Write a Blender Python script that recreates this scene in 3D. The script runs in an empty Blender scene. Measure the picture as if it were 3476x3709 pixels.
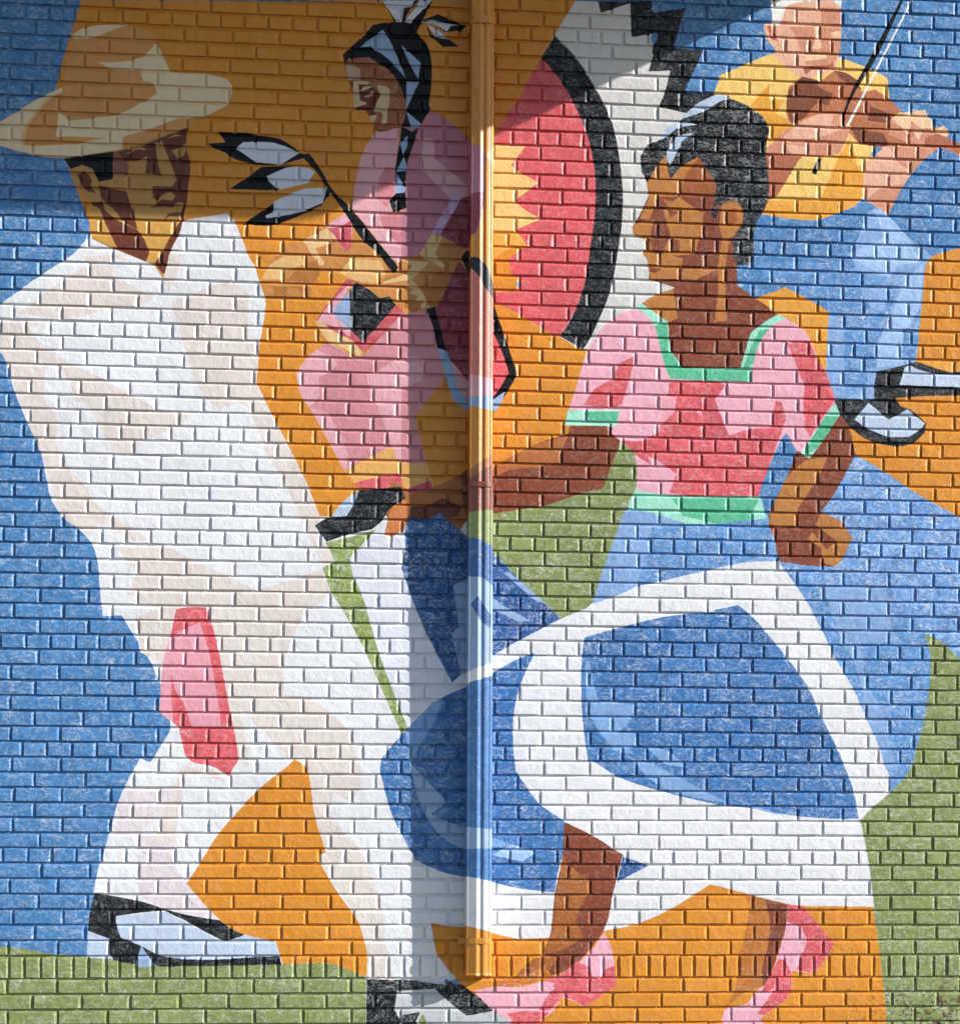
import bpy, math, random
import numpy as np
from mathutils import Vector

# ------------------------------------------------------------------ camera, sky, sun, exposure
SKYS=.1; EXPO=.6
TINT=(1.0,1.0,1.0)
F_PX=0;VPX=74643.0;V0=3347.0;U0=1738.0;MPP=0.0012
D_AX=8.0
PSI=None
def _setup():
    global PSI,FPX,DY
    # distance along the axis = FPX*MPP ; tan(psi)=FPX/VPX
    FPX=D_AX/MPP; PSI=math.atan(FPX/VPX); DY=D_AX*math.cos(PSI)
_setup()
XC=-D_AX*math.sin(PSI); HC=1.62      # wall x=0 lies on the axis
def px2wall(u,v,c=0.0):
    xr=(np.asarray(u,float)-U0)/FPX; yr=-(np.asarray(v,float)-V0)/FPX
    t=(DY+c)/(math.cos(PSI)-xr*math.sin(PSI))
    return XC+t*(math.sin(PSI)+xr*math.cos(PSI)), HC+t*yr

scn = bpy.context.scene
col = scn.collection
random.seed(7); rng = np.random.default_rng(7)

cam_d = bpy.data.cameras.new('camera'); cam = bpy.data.objects.new('camera', cam_d); col.objects.link(cam)
scn.camera = cam
cam_d.sensor_fit = 'HORIZONTAL'; cam_d.sensor_width = 36.0
cam_d.lens = 36.0*FPX/3476.0
cam_d.shift_x = 0.0
cam_d.shift_y = (V0-3709/2)/3476.0
cam_d.clip_start = .05; cam_d.clip_end = 3000
cam.location = (XC, -DY, HC)
cam.rotation_euler = (math.radians(90), 0, -PSI)

SUN = Vector((2.4, -1.0, 1.226)).normalized()
world = bpy.data.worlds.new('World'); scn.world = world; world.use_nodes = True
wn = world.node_tree; wn.nodes.clear()
sky = wn.nodes.new('ShaderNodeTexSky'); sky.sky_type = 'NISHITA'; sky.sun_disc = False
sky.sun_elevation = math.asin(SUN.z); sky.sun_rotation = math.atan2(SUN.x, SUN.y)
sky.altitude = 50; sky.dust_density = .4; sky.ozone_density = 1.0
bg = wn.nodes.new('ShaderNodeBackground'); bg.inputs['Strength'].default_value = SKYS
wo = wn.nodes.new('ShaderNodeOutputWorld')
wn.links.new(sky.outputs[0], bg.inputs['Color']); wn.links.new(bg.outputs[0], wo.inputs['Surface'])
sd = bpy.data.lights.new('sun', 'SUN'); sd.energy = 5.0; sd.angle = math.radians(.5); sd.color = (1.0, .955, .90)
so = bpy.data.objects.new('sun', sd); col.objects.link(so)
so.rotation_euler = SUN.to_track_quat('Z', 'Y').to_euler(); so.location = (6, -4, 9)
vs = scn.view_settings
vs.view_transform = 'Standard'; vs.look = 'None'; vs.gamma = 1.0; vs.use_curve_mapping = False
vs.exposure = EXPO
scn.display_settings.display_device = 'sRGB'

# ------------------------------------------------------------------ helpers
def mesh(name, v, f, mat=None, smooth=False):
    me = bpy.data.meshes.new(name); me.from_pydata([tuple(p) for p in v], [], f); me.update()
    if mat: me.materials.append(mat)
    if smooth: me.polygons.foreach_set('use_smooth', [True]*len(me.polygons))
    return me
def obj(name, me, parent=None, loc=(0,0,0)):
    o = bpy.data.objects.new(name, me); col.objects.link(o); o.location = loc
    if parent: o.parent = parent
    return o
def box(x0,x1,y0,y1,z0,z1,b=0.0):
    v=[(x0,y0,z0),(x1,y0,z0),(x1,y1,z0),(x0,y1,z0),(x0,y0,z1),(x1,y0,z1),(x1,y1,z1),(x0,y1,z1)]
    return v,[(3,2,1,0),(4,5,6,7),(0,1,5,4),(1,2,6,5),(2,3,7,6),(3,0,4,7)]
def bevel(o, w=.002, seg=2):
    m=o.modifiers.new('bevel','BEVEL'); m.width=w; m.segments=seg; m.limit_method='ANGLE'; return o

# ------------------------------------------------------------------ the painting, as colour over the wall plane
MURAL = """
O F:157,0 1107,0 1055,95 955,255 955,590 1133,680 1100,790 1095,840 960,890 900,920 700,960 700,1000 640,1060 500,800 400,500 200,500 110,250 104,210
O c1:-20,1740 350,1700 450,1800 480,1966 c2:400,200 0,300 c1:-20,1900
O c2:-20,0 300,0 300,200 900,600 900,1300 600,1500 0,1900 -200,1900
O c2:0,300 165,300 400,450 640,600 875,720 880,780 800,1000 740,1180 715,1290 750,1300 750,1350 560,1450 350,1500 165,1560
W2 c1:795,0 1370,0 1360,400 1500,520 1460,700 1420,780 1640,830 1430,1030 1280,1180 1340,1460 1220,1700 1310,1800 c2:1340,100 1350,190 1540,250 1290,370 1250,400 1140,440 1040,500 900,720 850,715 680,620 800,0 c1:780,1000 480,420 640,250
O c1:180,-10 800,-10 640,252 540,430 390,720 185,1045
CR c1:180,1060 420,1095 345,1195 315,1240 370,1280 510,1370 345,1500 400,1560 540,1640 350,1720 180,1740
R c1:540,430 440,600 385,720 320,800 190,1030 186,1070 420,1095 345,1195 315,1240 370,1280 515,1370 345,1500 400,1560 540,1640 350,1720 430,1840 290,1945 c2:320,150 400,200 370,275 185,285 185,360 280,400 640,610 700,600 760,480 840,330 880,130 c1:960,1700 950,1300 880,1000 780,770 690,610
CRo c1:330,1850 190,1930 185,1740 350,1722 430,1840
K2 c1:640,260 790,420 950,670 1060,890 1120,1150 1150,1450 1140,1700 1110,1900 c2:1100,60 1060,260 980,470 900,640 850,715 680,615 760,490 840,300 890,80 c1:900,1900 940,1600 940,1300 880,1000 780,770 690,610 540,430
K2 c1:960,0 985,95 1205,20 1215,280 1415,240 1370,440 1340,535 1510,525 1460,700 1420,800 1650,850 1850,760 1850,690 1610,690 1755,370 1530,355 1620,55 1370,95 1370,0
O d1:1600,1960 1620,1930 1740,1890 1863,1860 d2:1863,1966 1100,1510 1060,1460 1020,1300 1300,1400 1380,1080 1530,810 1560,560 1610,30
LJ d1:1180,1580 1250,1560 1380,1700 1600,1870 d2:1650,20 1600,90 1560,560 1530,830 1440,880 1240,880 1220,1090 930,1090 860,980 870,440 1000,500 1080,380 1100,200 1050,0
BJ d2:560,250 750,340 880,430 1000,540 1160,560 1170,1000 1010,1080 990,600 1330,480 1380,300 1330,180 1000,100 700,60 300,60
BJ d2:1330,480 1240,700 1240,850 1050,860 1000,560 1150,400
LJ d2:1130,270 1200,260 1330,180 1310,300 1290,430 1210,420 1150,320
LJ2 d2:1420,250 1590,60 1570,400 1470,560 1440,830 1240,850 1250,670 1330,500 1390,350
BJ d2:1440,560 1560,540 1530,780 1430,790
LJ2 d1:1220,1570 1290,1570 1500,1820 1560,1966 d2:1400,80 1340,180 1180,100 1020,0 d1:1300,1780
O2 d2:330,330 560,250 700,330 880,440 870,600 860,920 800,790 760,680 700,570 540,470 500,450 430,430
YL d1:20,700 70,560 300,460 470,400 950,430 1150,500 1320,580 1335,740 1420,850 1300,1000 1140,1230 1140,1480 1060,1550 960,1590 800,1645 600,1640 380,1600 430,1500 420,1350 410,1110 435,960 400,890 270,790 130,735
O3 d1:440,620 430,740 550,750 480,850 590,900 600,940 480,1040 430,1070 435,950 400,890 290,790
O3 d1:1030,1060 1075,1150 1090,1240 1140,1240 1140,1470 1060,1545 960,1590 800,1645 600,1640 380,1600 430,1500 810,1490 880,1350 940,1200
SK1 d1:490,180 570,50 650,0 920,0 970,60 975,250 950,430 930,520 700,600 600,530 480,430 480,360 430,310 395,220 400,165
SK2 l:375,30 475,42 470,112 378,112
SK2 l:215,130 340,125 470,110 472,150 420,160 430,185 470,185 470,240 432,330 300,322 270,240 255,190
SK1 d1:640,380 700,380 700,450 650,470
SK3 l:340,130 360,128 378,240 330,242 347,190
SK3 l:290,270 400,265 402,290 330,298 290,302
SK3 l:422,160 472,152 470,186 432,186
SK4 l:285,330 420,320 430,300 440,330 330,345 295,372
SK4 l:105,130 135,122 160,200 132,196
WH d1:440,0 720,0 560,40 515,180 460,185 450,60
WH d1:720,0 780,0 730,15
WH d1:910,0 975,0 972,60
VB d1:560,800 580,650 680,570 820,605 930,520 1100,600 1125,690 1230,670 1340,740 1420,830 1340,900 1350,1000 1540,1020 1863,1070 1863,1170 1720,1100 1600,1160 1300,1080 1200,1095 1100,1060 1030,990 1050,940 650,900 600,930 570,880
VD d1:565,800 575,680 680,575 820,605 790,640 910,700 880,790 800,765 760,800 700,880 600,930
VD d1:920,520 1000,540 1100,600 1125,670 1040,630 960,580
VD d1:1190,795 1340,850 1310,920 1170,900
VD d1:1040,950 1290,1000 1330,1080 1250,1100 1100,1060
SK2 d1:400,1150 410,1110 600,940 820,850 920,850 980,880 1040,950 1030,1000 960,1150 800,1170 420,1170
SK1 d1:650,930 820,855 920,855 900,920 980,960 900,1000 640,1060 540,1030
SK1 d1:560,1080 720,1100 700,1160 600,1160
SK4 d1:410,1150 680,1170 490,1470 430,1500 400,1280
YL d1:660,1190 960,1160 930,1230 815,1490 500,1460
SK1 d1:1140,1230 1300,1100 1450,1180 1600,1190 1510,1290 1440,1390 1350,1560 1330,1610 1150,1490
SK2 d1:1290,1390 1440,1380 1350,1560 1320,1600 1170,1490
SK2 d1:1340,1080 1700,1110 1600,1190 1510,1290 1400,1220
K l:355,785 378,785 350,868 328,860
SK2 d1:1330,1010 1350,880 1600,820 1660,960 1730,1010 1863,1075 1863,1170 1720,1100 1500,1070
SK3 d1:1350,890 1420,850 1600,820 1650,900 1680,960 1560,960 1500,900 1480,1000
SK3 d1:1680,970 1740,940 1790,990 1770,1020 1700,1010
SK4 d1:1600,1030 1700,1000 1863,1075 1863,1170 1720,1100 1600,1090
SK3 d1:1510,970 1590,980 1550,1050
K l:768,0 783,0 658,270 497,560 493,620 480,620 481,570 640,245
WH l:821,0 829,0 511,628 501,622
PK c2:1140,440 1250,420 1320,450 1400,560 1450,800 1510,930 1863,950 d2:300,955 360,680 480,520 550,470 700,570 760,680 800,800 860,900 930,1090 700,1450 640,1480 560,1330 500,1440 430,1600 370,1760 360,1812 0,1815 c2:1580,1810 1250,1770 1260,1650 1240,1500 1130,1400 1070,1340 1130,1180 740,1172 800,1000 880,740 1010,540
R2 c2:1235,765 1120,820 1080,930 930,1015 860,1130 1080,1145 1140,1130 1220,860
R2 c2:1500,960 1863,955 d2:110,980 20,1100 110,1370 300,1310 540,1300 480,1450 430,1600 370,1760 360,1812 0,1812 c2:1640,1808 1500,1790 1550,1650 1400,1540 1250,1500 1140,1400 1300,1400 1420,1330 1480,1100
PK2 c2:1440,1060 1550,1070 1540,1180 1420,1300 1440,1180
PK2 c2:1700,1180 1863,1150 1863,1330 1760,1230
R3 f:560,360 620,350 680,510 600,515
R2 c2:1140,1390 1300,1420 1360,1580 1240,1500
R2 d2:560,660 740,650 790,780 850,870 930,1090 740,1370 700,1300 690,1090 700,990 650,870 590,720
R3 d2:700,870 840,880 900,1000 700,1010
R2 d2:480,1100 530,1110 560,1240 530,1300 440,1300
G1 c2:1250,370 1300,370 1440,470 1490,510 1500,700 1530,770 1590,820 1863,850 d2:210,840 250,740 300,600 380,500 510,455 560,480 420,560 350,660 310,800 300,955 0,950 c2:1510,935 1480,880 1440,740 1400,560 1320,450
G2 c2:1390,530 1480,515 1500,700 1530,770 1600,850 1863,862 d2:270,860 300,870 300,955 0,950 c2:1510,935 1480,880 1440,740
G2 d2:360,575 430,560 350,680 310,820 280,850 240,850 300,690
G1 c2:740,1170 1130,1170 1100,1290 715,1285
G2 c2:880,1185 1125,1180 1105,1250 900,1245
G1 d2:925,1130 965,1200 740,1530 680,1500 740,1390
G2 d2:860,1210 950,1215 830,1420 730,1500 700,1480 760,1370
G1 c2:1250,1760 1400,1800 1580,1810 1863,1815 d2:370,1822 410,1966 d3:415,60 290,90 0,130 c3:1863,125 1570,100 1300,20 c2:1200,1960 1200,1860
G2 c2:1520,1830 1863,1830 d2:360,1835 300,1966 d3:300,90 0,125 c3:1863,120 1600,60
BR c1:1470,1160 1500,1340 1600,1240 1710,1170 1800,1200 1863,1370 d1:40,1380 160,1500 240,1560 230,1680 160,1790 170,1966 d2:185,30 200,240 330,330 500,450 430,490 290,590 220,850 0,850 c2:1590,850 1560,790 1510,700 1490,510 1440,470 1290,370 1540,250 1400,200 1345,180 1345,90 1315,0 c1:1295,1900 1320,1850 1310,1790 1225,1750 1220,1700 1290,1600 1345,1470 1335,1370 1400,1250
TN c1:1335,1370 1400,1255 1470,1165 1505,1340 1600,1240 1710,1180 1620,1380 1560,1470 1420,1470 1350,1640 1280,1640 1345,1470
TN c1:1225,1740 1220,1700 1290,1655 1450,1640 1500,1730 1490,1800 1560,1900 1480,1966 1320,1930 1295,1900 1320,1850 1310,1790
TN c1:1560,1570 1760,1590 1700,1750 1600,1750 1540,1700
BR c1:1340,1780 1430,1790 1440,1860 1360,1850
TN2 c1:1440,1490 1600,1530 1500,1560
TN c2:1315,0 1420,0 1600,30 1580,185 1360,190 1345,100
TN c2:1600,110 1863,110 1700,190 1590,180
BR c2:1345,90 1450,110 1400,140 1350,130
TN c2:1290,370 1400,300 1530,260 1560,480 1490,510 1380,430
TN c2:1840,500 1850,400 1863,300 d2:50,90 100,80 115,500 0,510
TN2 d1:80,1530 130,1505 200,1520 235,1570 230,1680 150,1790 110,1966 60,1966 90,1750 130,1680 180,1560 120,1560
TN2 d1:75,1540 120,1540 130,1700 80,1790
BRm e:320,335 400,450 400,520 240,520 250,450
TN e:230,520 330,590 345,650 300,780 220,790 190,700 160,580
BR e:130,590 165,600 190,700 150,790 110,770 100,700
BR e:175,570 235,590 190,615
TN e:430,700 455,700 445,850 405,850
TN e:430,560 490,540 525,590 515,650 470,700 430,720 415,640
BRm e:450,580 490,570 500,620 470,655 450,640
BR e:190,705 230,720 235,770 195,770
K3 c1:1863,700 1700,800 1620,880 1430,1050 1340,1075 1280,1170 1290,1290 1335,1360 1400,1250 1470,1160 1500,1340 1570,1260 1710,1170 1770,1250 1850,1370 1840,1500 1815,1590 1830,1670 1863,1590 d1:10,1380 30,1530 60,1540 150,1490 230,1540 240,1600 230,1690 170,1790 170,1966 d2:185,30 210,80 290,80 320,0 d1:320,1966 330,1690 420,1520 430,1350 410,1110 435,970 400,890 270,790 130,735 0,720
LB2 c1:1590,885 1700,780 1863,700 d1:130,715 135,740 60,760 0,800 c1:1760,830 1650,870
LB2 c1:1430,1050 1480,950 1620,900 1710,930 1560,960 1480,1020
LB2 c1:1480,1130 1560,1010 1690,990 1590,1060 1540,1170 1500,1240 1475,1190
K3 c1:1480,1180 1510,1340 1590,1240 1700,1180 1690,1040 1590,1070 1540,1170 1500,1240
G F:200,2000 0,2000 0,1843 200,1860 400,1870
LG c4:0,30 0,10
W F:190,1080 240,1200 300,1300 330,1400 320,1480 230,1560 190,1700 180,1780 250,1800 330,1870 700,1900 900,1900 1700,1800 1660,1550 1510,1100 1300,1120 1090,1200 950,1300 950,1000 800,1000 640,1000 500,800 400,500 200,460 100,520 0,590
W a2:545,0 350,130 200,240 0,400 0,700 50,820 100,1000 170,1180 260,1380 310,1500 350,1700 390,1850 470,1966 a3:570,140 690,270 730,400 750,620 770,810 1000,800 1050,1080 1240,1180 1220,1350 1195,1530 1310,1620 1290,1650 1130,1910 1050,1880 1000,1966 a4:940,180 870,350 840,480 800,750 745,760 700,990 b4:990,1615 b3:660,60 b2:560,1770 450,1530 330,1320 220,1080 165,970 165,800 210,550 230,340 190,220 150,80 b1:130,1966 60,1800 0,1660 a1:1740,1630 1700,1600 1500,1630 1380,1650 1200,1800 800,1850 690,1740
GB a2:380,260 660,90 850,60 860,170 1010,260 1170,310 1050,385 820,410 560,480 130,450
GB a2:0,500 370,500 225,555 280,640 380,730 520,820 740,920 960,1040 1170,1150 1350,1190 1440,1200 1350,1280 1150,1370 1060,1400 1000,1490 850,1500 560,1280 520,1100 560,1060 470,890 430,830 370,820 330,940 330,1090 440,1250 420,1420 540,1640 650,1750 700,1850 850,1966 460,1966 310,1500 170,1180 50,820 0,700
W a2:520,930 560,1100 660,1130 850,1480 1000,1490 860,1510 620,1500 500,1400 430,1300 460,1100
GB a2:1285,360 1400,320 1590,235 1750,210 1863,300 1863,1150 1790,1110 1640,1170 1530,1060 1350,590
GB a2:1250,0 1390,0 1330,140 1265,285 1225,190
GB a2:620,20 680,80 860,30 980,60 900,0
GB a2:860,180 900,190 1020,250 1010,270
GB b2:0,640 190,640 165,960 220,1080 450,1530 660,1966 480,1966 380,1720 240,1500 200,1380 100,1150 30,1100 0,1130
GB a3:740,20 880,100 1120,240 1000,250 830,150
GB a3:860,290 1230,290 1450,390 1640,480 1863,590 1863,1966 1790,1890 1770,1750 1740,1600 1660,1180 1570,830 1320,760 1240,1180 1060,1080 1010,820 1180,760 950,640 1030,480
GB b3:0,540 150,610 230,600 650,460 720,620 640,710 540,760 470,900 400,1060 370,1200 370,1400 560,1420 720,1540 870,1680 940,1966 530,1966 480,1880 400,1870 160,1630 30,1540 0,1450
W b3:30,1490 100,1560 400,1870 100,1840 80,1700
GB b4:530,0 940,0 950,200 860,300 740,230 710,380 820,540 940,670 1000,800 1060,940 1110,1160 1130,1360 1190,1640 990,1620 990,1400 930,1210 640,760 680,690 590,350
GB g:178,815 300,815 330,850 290,850 265,885 235,862 195,840
GB g:300,822 330,828 440,897 380,900 340,870
GB g:870,800 930,800 945,830 925,870 985,952 950,975 915,905
GB2 a4:880,350 940,210 1200,215 1290,190 1370,60 1400,90 1340,420 1310,620 1320,800 1400,900 1560,1080 1630,1180 1240,1100 1040,1010 1020,560 1180,420 1210,400 1200,540 860,560
GB a4:1300,200 1370,30 1600,60 1700,150 1380,90 1340,330 1310,620 1140,600 1250,330
R2 a3:1320,760 1430,740 1545,745 1600,910 1660,1180 1720,1500 1770,1750 1790,1890 1740,1966 a4:1720,115 1600,40 1440,0 a3:1390,1860 1340,1650 1310,1620 1195,1530 1230,1180 1290,900
PK3 a3:1300,960 1420,890 1500,860 1560,1060 1610,1300 1640,1500 1660,1640 1440,1640 1390,1500 1310,1350 1285,1230 1285,1450 1300,1610 1195,1530 1220,1180 1260,1000
R2 a3:1340,840 1400,850 1380,900 1300,960
K2 a4:710,985 1060,1050 1250,1110 1450,1160 1650,1190 1740,1260 1850,1300 1690,1350 1560,1290 1400,1200 1230,1120 1100,1130 870,1160 870,1220 900,1320 1050,1380 1170,1400 1220,1460 1863,1460 b4:330,1460 355,1525 a4:1863,1530 1200,1545 1100,1480 1010,1520 850,1495 820,1350 660,1270 670,1150
LBS a4:868,1165 1100,1140 1230,1125 1400,1210 1560,1295 1640,1345 1700,1350 1863,1310 b4:0,1340 80,1290 310,1350 335,1460 a4:1220,1460 1050,1380 910,1320 880,1240
LBS a4:660,1270 820,1330 800,1460 850,1480 650,1470
LB a4:1010,1530 1060,1385 1160,1530 1080,1545
G a4:0,1385 200,1410 400,1445 650,1470 850,1490 1000,1525 1080,1545 1170,1540 1863,1530 b4:350,1522 740,1520 880,1560 980,1615 985,1966 a4:0,1966
O b4:480,0 540,40 570,180 590,350 620,480 685,680 640,700 640,760 770,980 930,1210 970,1340 990,1420 990,1615 880,1575 740,1520 360,1522 310,1355 0,1270 a4:1700,1230 1550,1090 1400,915 1500,760 1640,540 1863,290 b4:0,390 200,190 400,30 b3:450,1885
LBG b4:985,1640 1500,1660 1863,1720 c4:340,1990 b4:985,1990
K3 b4:1600,1660 1745,1696 1790,1730 1600,1730
K3 b4:990,1635 1300,1645 1740,1695 1863,1790 c4:180,1870 b4:1740,1910 1640,1830 1500,1720 1220,1720 1195,1860 1260,1966 985,1966
LBG b4:1225,1720 1500,1705 1600,1800 1720,1910 1863,1890 c4:200,1880 340,1966 b4:1450,1966 1400,1880 1195,1860
K3 b4:1260,1900 1390,1880 1350,1966 1250,1966
G b4:1370,1966 1410,1890 1450,1966
O b4:1470,1210 1600,1235 1735,1245 c4:165,1285 165,1640 b4:1863,1790 1740,1700 1600,1560 1510,1440
O c4:165,1285 370,1330 600,1320 1000,1270 1260,1215 1500,1110 1800,925 d4:0,925 240,985 450,1040 650,1080 960,1085 1220,1090 1245,1250 1270,1500 1320,1966 c4:340,1966 180,1860 0,1690
G c2:-20,1990 165,1940 c3:165,400 -20,230
B3 c3:-20,215 165,320 165,1120 0,1220
G c3:150,330 400,560 560,710 690,830 870,755 920,710 1010,440 1090,220 1165,20 c2:1200,1850 1255,1700 1240,1480 1135,1410 1000,1760 860,1790 550,1890 380,1915 165,1950
B3 b3:1300,75 1440,80 1540,35 1640,110 c3:0,230 165,330 400,560 690,830 550,920 400,980 165,1110 0,1200 b3:1700,1250 1630,1310 1410,880 1280,540 1250,450 1280,150
LB c3:165,670 270,740 460,850 360,850 165,750
LB c3:300,480 500,650 580,720 500,700 250,480
LB b3:1640,580 1755,520 1863,500 1863,1180 1755,1230 1700,1250 1625,940 1680,890
LJ c3:1165,20 1300,20 1600,110 1370,140 1340,330 1270,440 1300,560 1130,650 920,720 1010,440 1090,220
LJ d3:0,140 100,170 440,80 490,150 470,400 300,400 100,440 0,460 c3:1780,470 1450,545 1370,500 1600,330
BJ c3:1370,150 1863,120 d3:300,90 430,100 480,330 250,400 0,450 c3:1560,520 1250,590 1330,330
SB d3:500,410 930,440 1060,230 980,100 830,30 d2:830,1900 950,1700 1090,1510 1180,1560 1400,1700 1600,1840 d3:1863,80 1863,1130 1700,1010 1600,935 1350,640 1300,590 830,590 560,480
G d3:1600,935 1720,1000 1863,1130 1863,1966 d4:1863,1966 1320,1966 1270,1500 1215,1090 1150,600 1115,440 1210,345 1340,230 1450,120 1510,20 d3:1540,1800 1600,1560 1635,1330 1640,1100
BJ d3:560,480 830,590 1300,590 1350,640 1500,850 1600,935 1640,1100 1635,1330 1600,1560 1540,1800 1480,1966 d4:1450,120 1340,230 1320,60 d3:1310,1966 1260,1800 1170,1600 1030,1330 930,1130 830,920 700,680
LJ d3:830,590 1300,590 1340,700 1340,860 1400,1000 1120,1010 1160,1300 1270,1500 1330,1750 1400,1966 1310,1966 1260,1800 1170,1600 1110,1480 1150,1400 1060,1130 980,1000 900,780
W3 c3:165,1110 400,980 690,830 870,755 1100,660 1270,590 1450,545 1780,475 1863,470 d3:0,460 130,435 260,410 500,400 560,480 700,680 830,920 930,1130 1060,1350 1170,1600 1260,1800 1310,1966 d4:1330,100 1340,235 1210,345 1115,440 1150,600 1185,800 1220,1090 960,1085 650,1080 450,1040 240,985 0,925 c4:1800,925 1500,1110 1260,1215 1000,1270 1050,1050 1150,700 710,450 530,320 430,210 345,0 c3:325,1700 340,1500 400,1280 490,1085 370,1130 165,1240
B2 c3:865,970 1150,890 1500,810 1863,775 d3:0,770 200,730 290,800 460,990 720,1340 830,1580 940,1800 1010,1966 d4:1060,200 1090,340 1105,430 950,430 650,410 300,350 0,325 c4:1863,325 1500,240 1100,110 920,0 c3:890,1900 860,1700 838,1400 850,1050
LB3 c3:870,1150 900,1150 960,1430 1060,1660 1240,1850 1100,1830 960,1660 880,1440
LB3 c3:960,1440 1250,1480 1180,1640 1080,1700 1000,1600
LB3 c3:1030,1680 1240,1690 1260,1780 1150,1830
LB3 i:0,735 80,760 160,800 310,880 200,862 80,815
LB3 i:50,700 120,715 190,770 120,760
LB3 i:320,862 400,890 500,922 420,905
B2 c3:165,1240 370,1130 490,1085 400,1280 340,1500 325,1700 345,1966 c4:400,150 530,320 710,445 700,690 660,850 640,985 370,950 165,905
LB3 c4:165,565 360,640 165,640
LJ2 c4:320,620 500,680 400,750 165,700
BR c4:710,450 930,560 1150,700 1080,980 1040,1180 1000,1280 910,1400 850,1470 720,1570 610,1610 590,1560 560,1420 600,1320 640,1000 700,690
TNB c4:700,700 740,780 900,890 900,980 850,1050 800,1200 860,1320 680,1420 560,1440 610,1310 650,1000
TNB c4:390,1560 480,1480 600,1450 660,1470 600,1560 500,1600 350,1620
TNB2 c4:200,1640 400,1600 560,1540 600,1610 400,1680 210,1700
B3 c4:1150,710 1345,780 1105,905
PK c4:1010,1280 920,1410 850,1480 700,1590 400,1690 180,1690 30,1720 180,1870 330,1960 540,1930 620,1880 690,1770 760,1790 870,1840 1100,1680 1090,1530 1060,1380
R2 c4:700,1590 800,1500 900,1540 920,1620 980,1630 1020,1560 1090,1530 1105,1680 1000,1750 870,1840 740,1770 690,1770 600,1870 520,1870 600,1740 640,1700 560,1650 450,1690 600,1630
R2 c4:280,1890 450,1870 600,1885 540,1940 330,1960
PK c4:560,1650 640,1660 600,1740 200,1710 400,1690
PK d4:570,1075 680,1080 800,1220 920,1360 880,1450 770,1590 600,1570 600,1700 560,1780 430,1880 330,1966 70,1966 100,1860 260,1820 370,1690 440,1600 510,1420 550,1240
R2 d4:570,1075 680,1080 800,1220 920,1360 880,1450 770,1590 640,1560 700,1400 720,1340 680,1250 570,1200
R2 d4:440,1600 510,1470 560,1500 600,1600 600,1710 560,1780 400,1900 340,1900 480,1700 370,1740
BR2 d4:230,985 330,1010 570,1075 560,1240 510,1400 440,1600 400,1680 210,1760 100,1860 180,1700 200,1500 240,1350 270,1200 290,1080
BR d4:400,1030 570,1075 560,1240 510,1400 440,1600 390,1690 380,1560 430,1350 440,1200
BR2 d4:330,1010 400,1040 420,1200 380,1150
O c2:750,1300 740,1350 730,1360 560,1400 460,1430 165,1490 165,1300
BR c2:165,1600 350,1500 560,1400 740,1350 750,1290 1060,1290 1060,1350 1128,1400 1000,1760 860,1790 550,1890 380,1915 165,1950
TN2 c2:165,1600 350,1500 480,1430 740,1365 690,1480 680,1560 500,1600 300,1620 165,1690
BR d2:965,1200 1030,1300 1080,1500 1010,1640 900,1830 830,1920 d3:800,20 980,100 1055,230 1010,320 970,400 920,440 700,430 520,400 480,260 430,130 450,0 d2:470,1860 560,1680 640,1480 690,1510 740,1530 850,1380
TN d2:640,1600 720,1540 870,1520 820,1640 720,1800 640,1920 d3:650,50 640,130 490,150 440,110 450,0 d2:480,1850 560,1690
TN d3:830,30 980,100 1055,230 970,400 920,440 840,410 820,300 720,230 760,180 860,310 950,250 850,180 780,120
K2 d2:1240,880 1460,830 1540,805 1770,880 1863,885 1863,1060 1600,1065 1380,1080 1420,1140 1500,1170 1610,1270 1600,1340 1530,1410 1430,1440 1250,1420 1130,1370 1020,1270 960,1180 930,1090 1220,1090 1225,960
LBS d2:1450,850 1490,830 1540,860 1690,895 1863,900 1863,1000 1410,980
LBS d2:1180,1115 1330,1240 1470,1165 1600,1270 1560,1320 1480,1370 1330,1370 1180,1310 1070,1240
O4 d2:1550,800 1863,820 1863,885 1770,880
W a1:540,265 700,195 850,175 970,180
HB a1:540,265 700,195 850,175 1000,185 1120,230 1175,315 1215,400 1275,530 1560,550 1700,590 1745,680 1700,790 1560,860 1440,895 1440,940 1410,950 920,1115 480,1175 200,1150 0,1090 0,910 150,820 470,655
HC a1:535,265 600,220 700,195 850,175 970,180 850,220 720,270 580,290
HC a1:735,465 850,465 1020,440 1110,390 1175,315 1215,400 1275,530 1400,540 1560,550 1700,590 1742,640 1740,700 1700,790 1560,860 1330,890 1160,950 920,1025 920,1115 480,1175 330,1165 100,1120 0,1090 0,1030 140,1080 450,1085 790,1035 700,1030 420,1020 440,830 520,900 730,880 900,850 1180,700 1150,620 1075,605 1050,520 840,510
HC a1:0,910 150,820 300,730 470,655 470,690 340,740 250,860 190,960 170,1085 0,1085
HB2 a1:240,870 340,740 420,710 350,760 270,860 200,960 185,1080 150,1080 180,950
TF a1:530,1270 600,1235 690,1260 740,1370 850,1300 850,1135 1405,950 1405,1150 1425,1210 1410,1420 1380,1600 1355,1720 1290,1860 1250,1966 a2:1225,185 1155,80 950,0 a1:840,1860 690,1790 685,1500 640,1460 560,1360
DB j:395,250 550,215 700,160 910,75 905,225 930,320 915,480 905,600 882,690 785,690 745,725 560,720 480,400
TF j:480,305 600,292 635,272 620,392 727,402 700,280 690,180 730,165 770,260 835,435 805,485 668,480 672,565 710,575 740,545 800,520 830,550 810,580 740,572 650,632 760,615 800,625 850,590 885,600 870,655 780,670 745,725 560,720 500,515 300,470 400,430 396,400 500,400 510,340
DM j:400,252 430,247 480,305 510,340 500,396 400,390
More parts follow.
